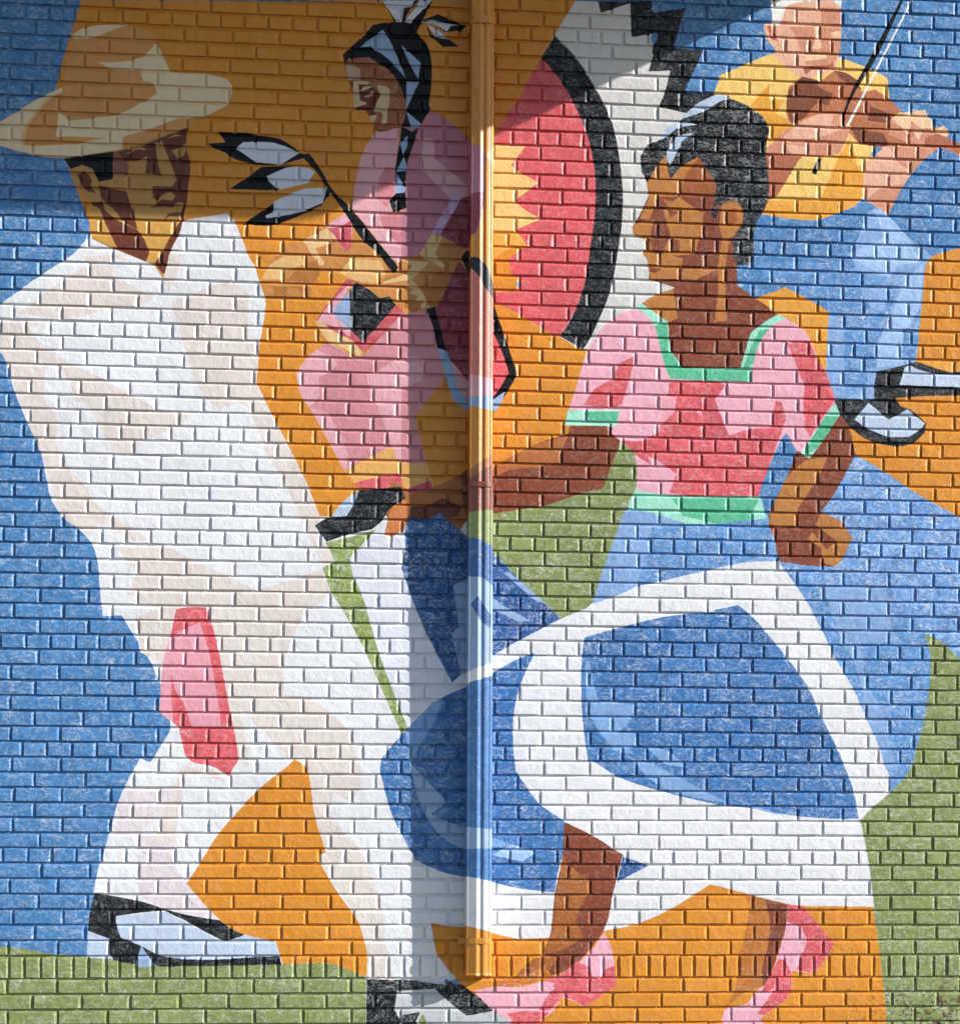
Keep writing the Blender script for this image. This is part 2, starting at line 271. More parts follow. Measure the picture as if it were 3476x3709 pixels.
TF j:485,265 530,225 600,208 632,230 560,228
TF j:765,155 830,125 870,132 820,142
TF j:800,235 850,215 905,180 905,220 880,280 840,285
K j:55,285 400,245 396,432 300,452 255,360 185,335 108,365
DB j:145,395 200,378 235,410 255,445 245,480 280,530 225,522 190,480 165,430
DB j:298,475 490,515 510,580 545,690 565,780 480,730 410,650 320,570
DB j:250,592 310,590 325,580 350,640 430,710 480,740 560,780 590,810 650,930 625,1003 400,905 345,740 310,640 255,610
TF j:320,572 410,660 480,740 560,778 540,772 430,715 345,650
AM j:240,690 320,690 345,740 425,905 260,835 235,800
AM j:560,722 780,722 850,715 870,720 785,840 740,930 690,1005 625,1003 650,930 590,810 565,780
DB j:885,690 862,790 795,920 775,1000 755,1080 735,1080 685,1010 740,930 785,840 850,740
K b1:1110,0 1200,160 1400,170 1485,0
WS b1:1110,0 1345,0 1330,40 1270,50 1255,155 1215,160
WS b1:1385,0 1480,0 1310,170 1275,150 1350,60
O b1:1330,50 1385,0 1300,120 1280,130
K b1:810,410 870,350 960,270 1040,180 1180,160 1400,170 1365,240 1440,330 1470,420 1475,620 1455,790 1470,810 1400,930 1330,1110 1300,1200 1280,1420 1290,1555 1185,1595 1155,1500 1210,1440 1205,1250 1240,1050 1250,940 1280,760 1220,600 1120,500 1010,430 860,435 825,475
LB b1:940,350 1110,220 1140,260 1200,380 1280,580 1150,440 1020,345
LB b1:1250,335 1395,470 1375,590 1310,470
LB b1:1290,600 1385,605 1330,720 1285,820
LB b1:1285,830 1400,930 1330,985
LB b1:1235,1070 1295,1015 1295,1080 1265,1160
LB b1:1270,1170 1295,1270 1210,1285
LB b1:1210,1290 1280,1410 1275,1440 1205,1450
K2 b1:1160,1520 1220,1500 1215,1560 1185,1590
K b1:1400,150 1520,105 1640,150 1740,190 1700,225 1575,240 1500,180
WS b1:1390,150 1500,150 1680,185 1620,190 1590,235 1500,180
K b1:1430,170 1480,260 1600,290 1685,350 1560,350 1460,260
WS b1:1440,180 1520,220 1600,290 1500,260
PKL b1:1050,990 1240,950 1235,1050 1205,1250 1205,1450 1155,1500 1190,1595 1250,1580 1250,1966 1200,1966 880,1560 900,1400 930,1250 970,1120
PKD b1:1130,1250 1080,1350 1060,1480 1150,1560 1160,1500 1200,1440 1205,1250
PKD b1:1080,1600 1250,1580 1250,1850 1130,1720
BS k:160,180 250,110 480,90 640,200 820,350 870,440 955,660 950,850 905,975 700,1045 600,1050 555,1000 545,920 490,850 440,770 310,745 290,700 280,480 205,370
LFm k:180,180 290,190 375,250 375,385 205,370
DB k:345,440 480,440 545,470 625,575 555,720 540,775 450,762 455,675 370,650 358,560
LF k:285,400 370,388 480,400 482,440 345,438 360,540 365,655 455,675 440,695 340,735 300,745 285,640
LF k:580,448 715,465 755,515 745,680 720,800 710,940 640,945 665,830 640,795 550,790 555,740 635,580
LF k:368,525 430,465 545,465 440,510
LF k:412,600 540,520 535,560 490,608
LF k:490,850 590,830 570,900 520,915
DB k:305,742 440,700 455,762 360,765
DB k:560,1000 640,1020 740,1030 600,1052
DB k:445,775 560,790 580,825 490,850
MV b1:1250,940 1330,985 1400,930 1470,815 1600,900 1760,1040 1863,1180 1863,1640 1760,1860 1550,1760 1500,1745 1390,1905 1250,1940 1250,1580 1290,1550 1280,1400 1300,1200 1330,1110 1380,950
MVL b1:1415,1035 1485,1035 1505,1190 1770,1410 1770,1465 1620,1490 1390,1250
LIL b1:1620,1485 1710,1470 1530,1760 1480,1740
RD b1:1700,1480 1863,1440 1863,1640 1740,1870 1540,1770
MVL b1:860,1580 690,1690 640,1750 870,1790 880,1900 830,1910
TNA b1:400,1830 510,1800 640,1710 690,1690 880,1640 1000,1780 1110,1900 1230,1966 1390,1905 1480,1750 1560,1775 1740,1870 b2:1650,130 1560,340 1450,400 1350,435 1270,400 1200,360 1160,310 1090,330 900,200 800,130 650,130 600,200 560,340 230,330 200,200 250,60
PK b1:690,1690 870,1620 880,1700 870,1850 760,1800
R3 b1:700,1710 800,1690 875,1650 875,1850 830,1900 760,1780
CRM b1:510,1800 690,1710 760,1790 640,1850 600,1860 670,1966 b2:670,80 640,90 590,20
BRT b2:510,90 620,40 640,150 600,210 380,200
BRT b2:240,240 560,250 560,330 500,320 480,260 400,250 390,320 300,310 290,250
CRT b2:200,190 260,80 380,10 500,10 520,80 370,130 360,190
CRT b2:790,140 870,30 1100,50 1130,150 1060,220 900,195
CRM b2:1260,40 1460,60 1330,190 1270,200 1110,220 1140,180 1280,150 1330,90
CRM b1:1480,1750 1560,1775 1500,1900 b2:1550,60 1575,90 1560,105 1480,60 1390,0 b1:1385,1905
TN b2:1110,210 1160,150 1270,140 1270,110 1330,80 1280,150
CRM b2:1320,190 1390,260 1460,400 1400,405 1390,380 1420,350 1350,345 1380,310 1310,300 1340,260 1280,240
BRT b2:1400,250 1540,120 1640,130 1560,340 1520,400 1460,400
BRT b2:1280,350 1400,380 1390,420 1345,438 1270,400
R3 b2:840,185 900,200 870,240 750,400 740,450 870,570 960,660 1060,540 1210,380 1260,410 1270,470 980,730 780,640 600,510 700,370
PKL b2:850,230 870,240 740,440 870,570 860,620 780,560 620,500 700,390
K2 b2:905,205 1000,260 1090,330 1160,315 1210,380 1080,530 960,660 870,570 740,450 860,280
LB b2:860,280 870,570 740,450 750,400
CRM b2:600,500 640,500 770,590 880,650 960,740 940,770 870,760 700,650
O b2:640,600 700,640 870,760 940,770 700,640
PM b2:690,660 540,780 460,900 480,1000 500,1060 600,1220 700,1400 830,1640 930,1560 1040,1510 1210,1540 1250,1560 1440,1560 1350,1225 1575,930 1530,700 1460,400 1345,438 1260,440 970,760 880,760
PKL b2:540,780 620,720 720,760 770,830 720,880 630,920 640,1060 560,1150 500,1060 460,900
PKL b2:1080,870 1200,800 1340,765 1430,790 1400,950 1250,1000 1250,1540 1200,1530 1130,1290 1080,1170 1000,960 990,900
PKL b2:560,1150 700,1190 780,1330 850,1500 830,1640 700,1400
RD b2:1680,50 1720,100 1755,170 1755,930 1680,850 1600,760 1590,730 1520,400 1620,180
MVL b2:1600,760 1680,860 1755,930 1755,1090 1680,1010
RD b2:1495,395 1580,380 1640,760 1755,930 1755,960 1600,770 1540,700
K b2:1440,410 1500,395 1545,560 1590,735 1525,705 1490,560
LB b2:1522,700 1592,728 1600,730 1640,880 1680,1010 1755,1090 1755,1180 1640,1100 1590,950
O b2:1575,930 1620,1090 1755,1180 1863,1180 1863,1580 1650,1680 1500,1750 1400,1780 1450,1560 1420,1400 1350,1225
TN4 b2:850,1640 930,1570 1040,1510 1180,1440 1210,1540 1250,1565 1440,1560 1500,1750 1280,1800 1240,1640 900,1720
R2 b2:890,1720 1080,1670 1245,1640 1255,1740 1100,1760 900,1750
R3 b2:1260,1770 1470,1700 1490,1750 1300,1810
O b2:640,1966 560,1770 880,1700 930,1770 780,1900 730,1966
LB2 b2:730,1966 790,1880 930,1770 900,1860 840,1966
TN2 b2:1280,1830 1400,1780 1560,1720 1700,1650 1863,1580 c2:165,1600 165,1950 b3:1755,60 1690,170 1640,120 1540,40 1440,80 1300,75 1270,170 b2:1250,1850
DB b2:1310,1900 1450,1880 1560,1830 1650,1870 1700,1900 1680,1966 b3:1600,80 1540,40 1440,80 1300,75 1300,0
BR b2:1700,1650 1755,1600 c2:0,1600 165,1600 165,1950 b2:1755,1966 1720,1900
TN2 b2:1180,1700 1330,1780 1280,1900 1150,1990 1100,1900
K2 b2:900,1860 930,1770 1245,1745 1280,1830 1200,1880 b3:1170,0 1100,100 1030,160 850,200 690,255 650,200 600,130 690,70 840,60
LB2 b2:740,1966 790,1880 880,1800 860,1900 b3:840,60 720,60
TNB3 b2:1160,1960 1190,1890 1280,1840 b3:1290,60 1270,160 1240,180 1180,215 1120,200
WG b3:1060,150 1130,100 1120,200 1180,215 1270,160 1280,300 1250,450 1280,540 1410,880 1630,1310 1755,1240 1755,1330 1560,1410 1440,1510 1300,1650 1250,1530 1170,1330 1070,1050 950,640 885,500 870,370 960,270
LG b3:680,260 850,220 1060,160 960,270 865,370 885,500 950,640 1070,1050 1170,1330 1250,1530 1300,1650 1255,1695 1190,1560 1090,1330 1010,1150 920,960 800,750 720,620 660,450 750,400 720,330
B2 b3:1755,1335 1560,1420 1440,1510 1300,1650 1180,1780 1100,1880 1090,1966 b4:1110,160 1180,400 1280,600 1360,740 1560,830 1735,870 c4:0,860 60,0 c3:0,1310
LB3 b3:1480,1460 1560,1430 1500,1600 1400,1760 1330,1890 b4:1310,10 b3:1300,1800 1280,1690
LB b4:1310,0 1430,130 1590,300 1470,395 1600,450 1735,510 1735,670 1590,590 1480,480 1430,400 1370,250
K1 b1:480,1150 560,1150 640,1260 720,1400 880,1570 1050,1780 1200,1966 b2:1230,100 1200,140 1160,110 1080,0 b1:960,1800 830,1600 690,1400 590,1260
K a1:1635,985 1863,995 b1:200,1010 340,1040 490,1140 530,1180 360,1225 160,1225 0,1190 a1:1700,1150 1550,1075 1690,1065
WS b1:10,1110 60,1065 200,1060 300,1070 490,1140 350,1230 160,1215
K b1:-40,1415 0,1390 200,1250 440,1240 600,1290 540,1370 320,1420
WS b1:240,1320 430,1245 560,1255 600,1290 550,1370 340,1420 260,1360
K b1:60,1680 300,1520 500,1420 700,1410 720,1440 650,1540 400,1650 280,1685
WS b1:295,1510 500,1420 690,1405 660,1520 480,1590 240,1635 230,1615 290,1590
K1 c2:183,380 245,560 300,720 360,900 250,1090 175,1200 160,1200 160,380
R c2:165,560 250,750 295,890 210,1030 165,1080
LB c2:165,1100 270,1030 230,1130 165,1200
K1 b2:1700,20 1740,-30 1800,-20 1863,30 1863,180 1755,70 1755,170
"""
PIPE_PAINT = """
O F:890,-50 970,-50 970,2000 890,2000
MV c1:-40,1060 50,1085 90,1120 125,1180 100,1300 120,1430 60,1740 -40,1790
CR c1:200,1070 125,1165 200,1290
RD c1:-40,1450 110,1440 100,1560 50,1740 -40,1800
K1 c2:-40,0 0,15 60,25 130,100 200,330 200,370 120,260 60,150 0,90 -40,80
PS c2:-40,80 0,90 60,155 120,260 200,350 200,960 -40,930
PKL c2:-40,890 200,940 200,1060 -40,1065
LB c2:-40,1070 200,1060 200,1180 0,1130 -40,1125
TN2 c2:-40,1640 200,1480 200,1600 -40,1700
BR c2:-40,1700 200,1560 200,1960 -40,1995
G c3:-40,35 200,5 200,300 60,230 -40,215
B3 c3:-40,215 60,230 200,300 200,600 100,520 -40,515
LB c3:-40,505 100,520 200,600 200,1165 -40,1230
B3 c3:10,720 60,660 160,800 160,900 100,860
W3 c3:-40,1235 200,1145 200,1250 -40,1325
B2 c3:-40,1320 200,1245 c4:200,512 -40,486
LB c4:-40,486 200,512 200,650 -40,656
B2 c4:-40,655 200,650 200,905 -40,855
W3 c4:-40,855 200,905 200,1285 -40,1228
"""
ZK=900/1863
TILE={}
for i,cx in enumerate((0,850,1700,2576)):
    for j,cy in enumerate((0,920,1840,2759)):
        TILE['abcd'[i]+str(j+1)]=(cx,cy,ZK)
TILE['e']=(2276,300,800/1009); TILE['g']=(0,850,1300/1054); TILE['h']=(200,2100,1300/1054); TILE['i']=(2276,1900,1200/1048); TILE['j']=(200,420,560/1064); TILE['k']=(1200,180,300/1064); TILE['l']=(2700,0,776/1064); TILE['f']=(2000,1100,1000/1064)
TILE['F']=(0,0,3476/1863)
PAL={ # lit display colour, brush streak strength
'B':((72,126,180),0.6),'B2':((60,114,174),0.7),'B3':((44,90,150),0.85),'BJ':((92,142,198),0.75),'SB':((104,150,206),1.0),
'LJ':((130,166,212),.35),'LJ2':((160,192,232),.25),'LB':((150,174,208),.1),'LB2':((178,196,218),.25),'LB3':((124,164,212),0.3),
'LBS':((188,202,224),.12),'LBG':((188,192,196),.2),
'O':((214,140,46),.14),'O2':((226,158,62),.12),'O3':((228,162,62),.1),'O4':((226,160,70),.1),
'W':((226,227,231),.05),'W2':((212,210,208),.05),'W3':((227,227,231),.05),'WG':((222,224,234),.03),'WH':((242,240,236),.05),'WS':((216,220,232),.05),
'GB':((222,211,206),0.05),'GB2':((222,212,216),.05),
'CR':((236,196,128),.1),'CRo':((230,170,80),.1),'YL':((238,200,116),.1),
'R':((214,92,98),.3),'R2':((214,92,100),.45),'R3':((196,84,94),.3),'RD':((142,56,70),.3),
'PK':((232,172,188),.15),'PK2':((230,160,172),.2),'PK3':((226,158,172),.15),'PKL':((224,168,176),.08),'PKD':((208,132,140),.12),
'PM':((206,138,146),.1),'MV':((190,124,140),.08),'MVL':((214,166,172),.05),'LIL':((206,170,204),.05),
'K':((8,8,11),0.03),'K1':((14,15,19),0.08),'K2':((26,27,33),0.28),'K3':((22,23,28),0.55),
'G':((130,142,84),.6),'LG':((142,158,88),.9),'G1':((160,222,200),.15),'G2':((84,180,140),.3),
'SK1':((230,178,152),.08),'SK2':((208,144,116),.08),'SK3':((240,200,162),.08),'SK4':((176,104,76),.08),
'VB':((182,112,76),.1),'VD':((126,70,48),.1),
'BR':((130,66,42),0.2),'BRm':((156,88,46),0.15),'LFm':((196,158,138),.05),'DM':((140,88,72),.1),'AM':((206,156,78),.08),'PS':((214,124,104),.1),'BR2':((184,112,46),0.25),'TN':((182,120,60),0.12),'TN2':((172,104,56),.12),'TN4':((222,168,96),.1),
'TNB':((164,96,42),0.25),'TNB2':((190,112,42),.3),'TNB3':((206,126,70),.2),'TNA':((198,134,72),0.1),'BRT':((176,114,52),.1),'CRM':((224,186,134),0.08),'CRT':((222,178,116),0.08),
'HB':((212,150,84),.1),'HB2':((226,184,120),.2),'HC':((232,208,172),0.06),'TF':((184,140,78),0.08),'DB':((108,56,40),.08),
'BS':((156,94,60),.2),'LF':((206,178,140),0.05),
'PB':((86,136,192),.3),
}
def parse(txt):
    out=[]
    for ln in txt.strip().splitlines():
        k,*pp=ln.split(); cur=None; pts=[]
        for p in pp:
            if ':' in p: t,p=p.split(':'); cur=TILE[t]
            x,y=map(float,p.split(','))
            pts.append((cur[0]+x*cur[2],cur[1]+y*cur[2]))
        if len(pts)>2: out.append((k,np.array(pts)))
    return out
def smooth(P,lim=27,n=5):
    m=len(P); d=np.roll(P,-1,0)-P; L=np.hypot(*d.T)+1e-6; ang=np.arctan2(d[:,1],d[:,0])
    turn=np.abs((ang-np.roll(ang,1)+np.pi)%(2*np.pi)-np.pi); sm=turn<math.radians(lim)
    out=[]
    for i in range(m):
        j=(i+1)%m; a,b=P[i],P[j]
        if not(sm[i] or sm[j]): out.append(a); continue
        def tan(k):
            if sm[k]:
                t=d[k-1]/L[k-1]+d[k]/L[k]; return t/(np.hypot(*t)+1e-9)*L[i]
            return d[i]
        t0,t1=tan(i),tan(j)
        for s in np.arange(n)/n:
            h=(2*s**3-3*s*s+1)*a+(s**3-2*s*s+s)*t0+(-2*s**3+3*s*s)*b+(s**3-s*s)*t1
            out.append(h)
    return np.array(out)
def close_slivers(img,done,k=7):
    """thin unpainted cracks between shapes take the colour next to them"""
    def er(a,n):
        for _ in range(n):
            b=a.copy(); b[1:]&=a[:-1]; b[:-1]&=a[1:]; b[:,1:]&=a[:,:-1]; b[:,:-1]&=a[:,1:]; a=b
        return a
    free=~done; op=~er(~er(free,k),k+1); sl=free&~op; todo=sl.copy()
    for _ in range(2*k+2):
        if not todo.any(): break
        for dy,dx in ((0,1),(0,-1),(1,0),(-1,0)):
            sh=np.roll(img,(dy,dx),(0,1)); ok=np.roll(~todo&(done|sl),(dy,dx),(0,1))&todo
            img[ok]=sh[ok]; todo&=~ok
    return img
def lin(c):
    c=np.array(c)/255.; return np.where(c<=.04045,c/12.92,((c+.055)/1.055)**2.4)
def fill(img,P,val):
    """even-odd scanline fill; img[row,col]"""
    H,W=img.shape[:2]; x=P[:,0];y=P[:,1];x2=np.roll(x,-1);y2=np.roll(y,-1)
    r0=max(0,int(math.ceil(y.min()-.5)));r1=min(H-1,int(math.floor(y.max()-.5)))
    for r in range(r0,r1+1):
        yc=r+.5; m=(y<=yc)!=(y2<=yc)
        xs=np.sort(x[m]+(yc-y[m])/(y2[m]-y[m])*(x2[m]-x[m]))
        for a,b in zip(xs[::2],xs[1::2]):
            i=max(0,int(math.ceil(a-.5)));j=min(W,int(math.floor(b-.5))+1)
            if j>i: img[r,i:j]=val

KLIT = 1.06
def paint_image(name, txt, base, x0, x1, z0, z1, res, plane):
    W=int(round((x1-x0)/res)); H=int(round((z1-z0)/res))
    pal={k:np.append(np.minimum(lin(c)/KLIT*TINT,.86), s).astype(np.float32) for k,(c,s) in PAL.items()}
    img=np.empty((H,W,4),np.float32); img[:]=pal[base]; done=np.zeros((H,W),bool)
    for k,P in parse(txt):
        Q=smooth(P); X,Z=px2wall(Q[:,0],Q[:,1],plane)
        G=np.stack([(X-x0)/res,(Z-z0)/res],1); fill(img,G,pal[k]); fill(done,G,True)
    if base=='B': img=close_slivers(img,done)
    # a brushed edge: average each texel with its neighbours a little
    a=img.copy(); a[1:-1,1:-1]=(img[1:-1,1:-1]*5+img[:-2,1:-1]+img[2:,1:-1]+img[1:-1,:-2]+img[1:-1,2:])/9; img=a
    im=bpy.data.images.new(name,W,H,alpha=True,float_buffer=True)
    im.colorspace_settings.name='Non-Color'; im.alpha_mode='CHANNEL_PACKED'
    im.pixels.foreach_set(img.ravel()); im.update(); im.pack()
    return im
MX0,MX1,MZ0,MZ1 = -2.044,2.142,1.197,5.73
im_wall = paint_image('mural_colours', MURAL, 'B', MX0,MX1,MZ0,MZ1, .0015, 0.0)
im_pipe = paint_image('pipe_colours', PIPE_PAINT, 'O', -.12,.12,1.16,5.75, .0018, -.115)

def paint_material(name, im, x0,x1,z0,z1, bump=1.0, extension='MIRROR', rough=.5, streak=.95, spec=.24):
    m=bpy.data.materials.new(name); m.use_nodes=True; t=m.node_tree; N=t.nodes; L=t.links; N.clear()
    out=N.new('ShaderNodeOutputMaterial'); p=N.new('ShaderNodeBsdfPrincipled'); L.new(p.outputs[0],out.inputs['Surface'])
    geo=N.new('ShaderNodeNewGeometry')
    def math_(op,a,b=None,c=None):
        n=N.new('ShaderNodeMath'); n.operation=op
        for i,q in enumerate((a,b,c)):
            if q is None: continue
            if isinstance(q,(int,float)): n.inputs[i].default_value=q
            else: L.new(q,n.inputs[i])
        return n.outputs[0]
    def noise(scale,detail=3,rough_=.5,vec=None,dist=0):
        n=N.new('ShaderNodeTexNoise'); n.inputs['Scale'].default_value=scale; n.inputs['Detail'].default_value=detail
        n.inputs['Roughness'].default_value=rough_; n.inputs['Distortion'].default_value=dist
        L.new(vec if vec is not None else geo.outputs['Position'],n.inputs['Vector']); return n
    def mapping(scale=(1,1,1),rot=(0,0,0),vec=None):
        n=N.new('ShaderNodeMapping'); n.inputs['Scale'].default_value=scale; n.inputs['Rotation'].default_value=rot
        L.new(vec if vec is not None else geo.outputs['Position'],n.inputs['Vector']); return n.outputs[0]
    def ramp(v,a,b,lo=0.0,hi=1.0):
        n=N.new('ShaderNodeMapRange'); n.inputs['From Min'].default_value=a; n.inputs['From Max'].default_value=b
        n.inputs['To Min'].default_value=lo; n.inputs['To Max'].default_value=hi; L.new(v,n.inputs['Value']); return n.outputs[0]
    # hand-painted edges wander a little
    wob=noise(38,2,.5)
    va=N.new('ShaderNodeVectorMath'); va.operation='MULTIPLY_ADD'; L.new(wob.outputs['Color'],va.inputs[0])
    va.inputs[1].default_value=(.0045,0,.0045); L.new(geo.outputs['Position'],va.inputs[2])
    sep=N.new('ShaderNodeSeparateXYZ'); L.new(va.outputs[0],sep.inputs[0])
    u=ramp(sep.outputs['X'],x0+.00225,x1+.00225); v=ramp(sep.outputs['Z'],z0+.00225,z1+.00225)
    for q in (u,v): q.node.clamp=False
    cmb=N.new('ShaderNodeCombineXYZ'); L.new(u,cmb.inputs[0]); L.new(v,cmb.inputs[1])
    tex=N.new('ShaderNodeTexImage'); tex.image=im; tex.interpolation='Linear'; tex.extension=extension
    L.new(cmb.outputs[0],tex.inputs['Vector'])
    colr=tex.outputs['Color']; strg=tex.outputs['Alpha']
    # uneven coats: slow drift in tone
    n1=noise(2.6,4,.6); n2=noise(26,4,.65)
    tone=math_('ADD',ramp(n1.outputs['Fac'],.3,.7,.92,1.06),ramp(n2.outputs['Fac'],.25,.75,-.07,.07))
    # blotches where the brush was nearly dry or the coat pooled, and faint rain streaks
    blot=ramp(noise(19,4,.7,None,1.2).outputs['Fac'],.32,.68,-.34,.34)
    tone=math_('ADD',tone,math_('MULTIPLY',blot,strg))
    rain=ramp(noise(1,4,.6,mapping((34,34,1.6))).outputs['Fac'],.5,.8,0,-.09)
    tone=math_('ADD',tone,rain)
    mul=N.new('ShaderNodeVectorMath'); mul.operation='SCALE'; L.new(colr,mul.inputs[0]); L.new(tone,mul.inputs['Scale'])
    # dry-brush streaks of paler paint, running at different angles from patch to patch
    sA=noise(1,4,.72,mapping((12,12,46),(0,math.radians(32),0)),2.2)
    sB=noise(1,4,.72,mapping((42,20,24),(0,math.radians(-30),0)),2.6)
    sel=ramp(noise(5.5,2,.5).outputs['Fac'],.47,.53)
    mx=N.new('ShaderNodeMix'); mx.data_type='FLOAT'; L.new(sel,mx.inputs[0]); L.new(sA.outputs['Fac'],mx.inputs[2]); L.new(sB.outputs['Fac'],mx.inputs[3])
    patch=ramp(noise(9,4,.65).outputs['Fac'],.40,.58)
    fine=math_('MULTIPLY',ramp(mx.outputs[0],.52,.66),patch)
    soft=ramp(noise(27,5,.68,mapping((1,1,1.6),(0,math.radians(24),0)),1.8).outputs['Fac'],.50,.66)
    st=math_('MULTIPLY',math_('ADD',math_('MULTIPLY',fine,.95),math_('MULTIPLY',soft,.55)),math_('MULTIPLY',strg,streak))
    pale=N.new('ShaderNodeMix'); pale.data_type='RGBA'; pale.inputs[0].default_value=.72; L.new(colr,pale.inputs[6]); pale.inputs[7].default_value=(.80,.84,.86,1)
    m1=N.new('ShaderNodeMix'); m1.data_type='RGBA'; m1.clamp_factor=True; L.new(st,m1.inputs[0]); L.new(mul.outputs[0],m1.inputs[6]); L.new(pale.outputs[2],m1.inputs[7])
    # pin holes and grime in the pores
    vo=N.new('ShaderNodeTexVoronoi'); vo.inputs['Scale'].default_value=95; L.new(geo.outputs['Position'],vo.inputs['Vector'])
    gate=ramp(noise(11,3,.6).outputs['Fac'],.50,.62)
    pit=math_('MULTIPLY',ramp(vo.outputs['Distance'],.13,.06),gate)
    m2=N.new('ShaderNodeMix'); m2.data_type='RGBA'; L.new(math_('MULTIPLY',pit,.55),m2.inputs[0]); L.new(m1.outputs[2],m2.inputs[6]); m2.inputs[7].default_value=(.035,.03,.028,1)
    # paint flaked off the bricks low on the right-hand side
    sp=N.new('ShaderNodeSeparateXYZ'); L.new(geo.outputs['Position'],sp.inputs[0])
    zone=math_('MULTIPLY',ramp(sp.outputs['Z'],1.47,1.27),ramp(sp.outputs['X'],1.55,1.9))
    flake=math_('MULTIPLY',ramp(noise(40,5,.7,None,.8).outputs['Fac'],.53,.58),zone)
    m3=N.new('ShaderNodeMix'); m3.data_type='RGBA'; L.new(flake,m3.inputs[0]); L.new(m2.outputs[2],m3.inputs[6]); m3.inputs[7].default_value=(.10,.055,.04,1)
    L.new(m3.outputs[2],p.inputs['Base Color'])
    p.inputs['Roughness'].default_value=rough; p.inputs['Specular IOR Level'].default_value=spec
    b1=N.new('ShaderNodeBump'); b1.inputs['Distance'].default_value=.0034*bump; b1.inputs['Strength'].default_value=.8
    nf=noise(105,5,.7); nb=noise(34,3,.6)
    h=math_('ADD',math_('MULTIPLY',nf.outputs['Fac'],.55),math_('MULTIPLY',nb.outputs['Fac'],1.1)); h=math_('SUBTRACT',h,math_('MULTIPLY',pit,.8)); h=math_('ADD',h,math_('MULTIPLY',st,.15))
    L.new(h,b1.inputs['Height']); L.new(b1.outputs[0],p.inputs['Normal'])
    return m
M_paint = paint_material('painted_brick', im_wall, MX0,MX1,MZ0,MZ1, 1.0, rough=.36)
M_mortar= paint_material('painted_mortar', im_wall, MX0,MX1,MZ0,MZ1, 2.4, rough=.5)
M_pipe  = paint_material('painted_metal', im_pipe, -.12,.12,1.16,5.75, .3, extension='EXTEND', rough=.36, streak=.35, spec=.6)
def plain(name, c, rough=.7, scale=20, amt=.25, bumpd=.002, metal=0):
    m=bpy.data.materials.new(name); m.use_nodes=True; t=m.node_tree; N=t.nodes; L=t.links; p=N['Principled BSDF']
    n=N.new('ShaderNodeTexNoise'); n.inputs['Scale'].default_value=scale; n.inputs['Detail'].default_value=6
    g=N.new('ShaderNodeNewGeometry'); L.new(g.outputs['Position'],n.inputs['Vector'])
    r=N.new('ShaderNodeValToRGB'); r.color_ramp.elements[0].position=.3; r.color_ramp.elements[1].position=.7
    r.color_ramp.elements[0].color=(*[q*(1-amt) for q in c],1); r.color_ramp.elements[1].color=(*[q*(1+amt) for q in c],1)
    L.new(n.outputs['Fac'],r.inputs[0]); L.new(r.outputs[0],p.inputs['Base Color']); p.inputs['Roughness'].default_value=rough; p.inputs['Metallic'].default_value=metal
    b=N.new('ShaderNodeBump'); b.inputs['Distance'].default_value=bumpd; L.new(n.outputs['Fac'],b.inputs['Height']); L.new(b.outputs[0],p.inputs['Normal'])
    return m
M_conc = plain('concrete',(.30,.29,.27),.85,14); M_soil=plain('asphalt',(.055,.055,.056),.9,60,.4,.003)
M_trim = plain('canopy_paint',(.55,.54,.52),.6,5,.1,.0005)

# ------------------------------------------------------------------ ground
def sheet(name,x0,x1,y0,y1,z,mat,th=None):
    v,f=box(x0,x1,y0,y1,z-(th or .05),z); o=obj(name,mesh(name,v,f,mat)); o['kind']='structure'; return o
sheet('ground',-900,900,-900,900,-.15,M_soil,.5)
sheet('pavement',-9,9,-3.2,.25,0.0,M_conc,.14)

# ------------------------------------------------------------------ brick wall
WX0,WX1 = -4.6,4.8
wall = bpy.data.objects.new('brick_wall',None); col.objects.link(wall)
wall['label']='painted brick wall carrying a mural of dancers, a fiddler and a man in a hat'; wall['category']='wall'
v,f=box(WX0,WX1,.0100,.32,0,7.2)
obj('mortar',mesh('mortar',v,f,M_mortar),wall)

def zrow(v): return float(px2wall(U0,v)[1])
HV=[112.07,490.31,862.06,1229.77,1594.77,1966.31,2344.17,2727.45,3102.99]   # header courses at the picture's centre
HZ=[zrow(v) for v in HV]
# course list: (z_low, z_high, kind, left joint x, right joint x)
KZ=900/1863
LJ=[[275,80,265,70,245,65],[85,245,40,235,80,265],[300,120,310,115,305,105],[105,280,75,230,60,230],[265,110,310,110,290,110],[110,300,105,305,105,300],[290,75,270,75,260,85],[85,265,100,260,100,305],[305,70,290,100,265,65]]
RJ=[[300,130,290,125,295,110],[120,300,115,290,120,290],[300,110,305,115,315,130],[120,300,115,300,110,290],[270,115,310,125,305,140],[150,305,150,305,140,305],[310,130,315,130,310,140],[140,305,115,300,145,305],[325,150,315,150,320,145]]
HLJ=[0,155,20,10,175,25,10,165,25]; HRJ=[45,50,41,43,25,70,45,40,65]
courses=[]
P0=px2wall(0,2000)[0]
def jx(zx,base,zc):            # tile coordinate -> wall x at height zc
    u=base+zx*KZ; v=V0-(zc-HC)/MPP; return float(px2wall(u,v)[0])
def add(zc,h,kind,l,r):
    courses.append((zc,h,kind,jx(l,0,zc),jx(r,2576,zc)))
for i in range(9):
    h=(HZ[i]-HZ[i+1])/7 if i<8 else (HZ[7]-HZ[8])/7
    if i: h=(HZ[i-1]-HZ[i])/7*.5+h*.5
    add(HZ[i],h,'header',HLJ[i],HRJ[i])
    if i<8:
        h=(HZ[i]-HZ[i+1])/7
        for k in range(6): add(HZ[i]-h*(k+1),h,'stretcher',LJ[i][k],RJ[i][k])
h=(zrow(3102.99)-zrow(3461))/6.5
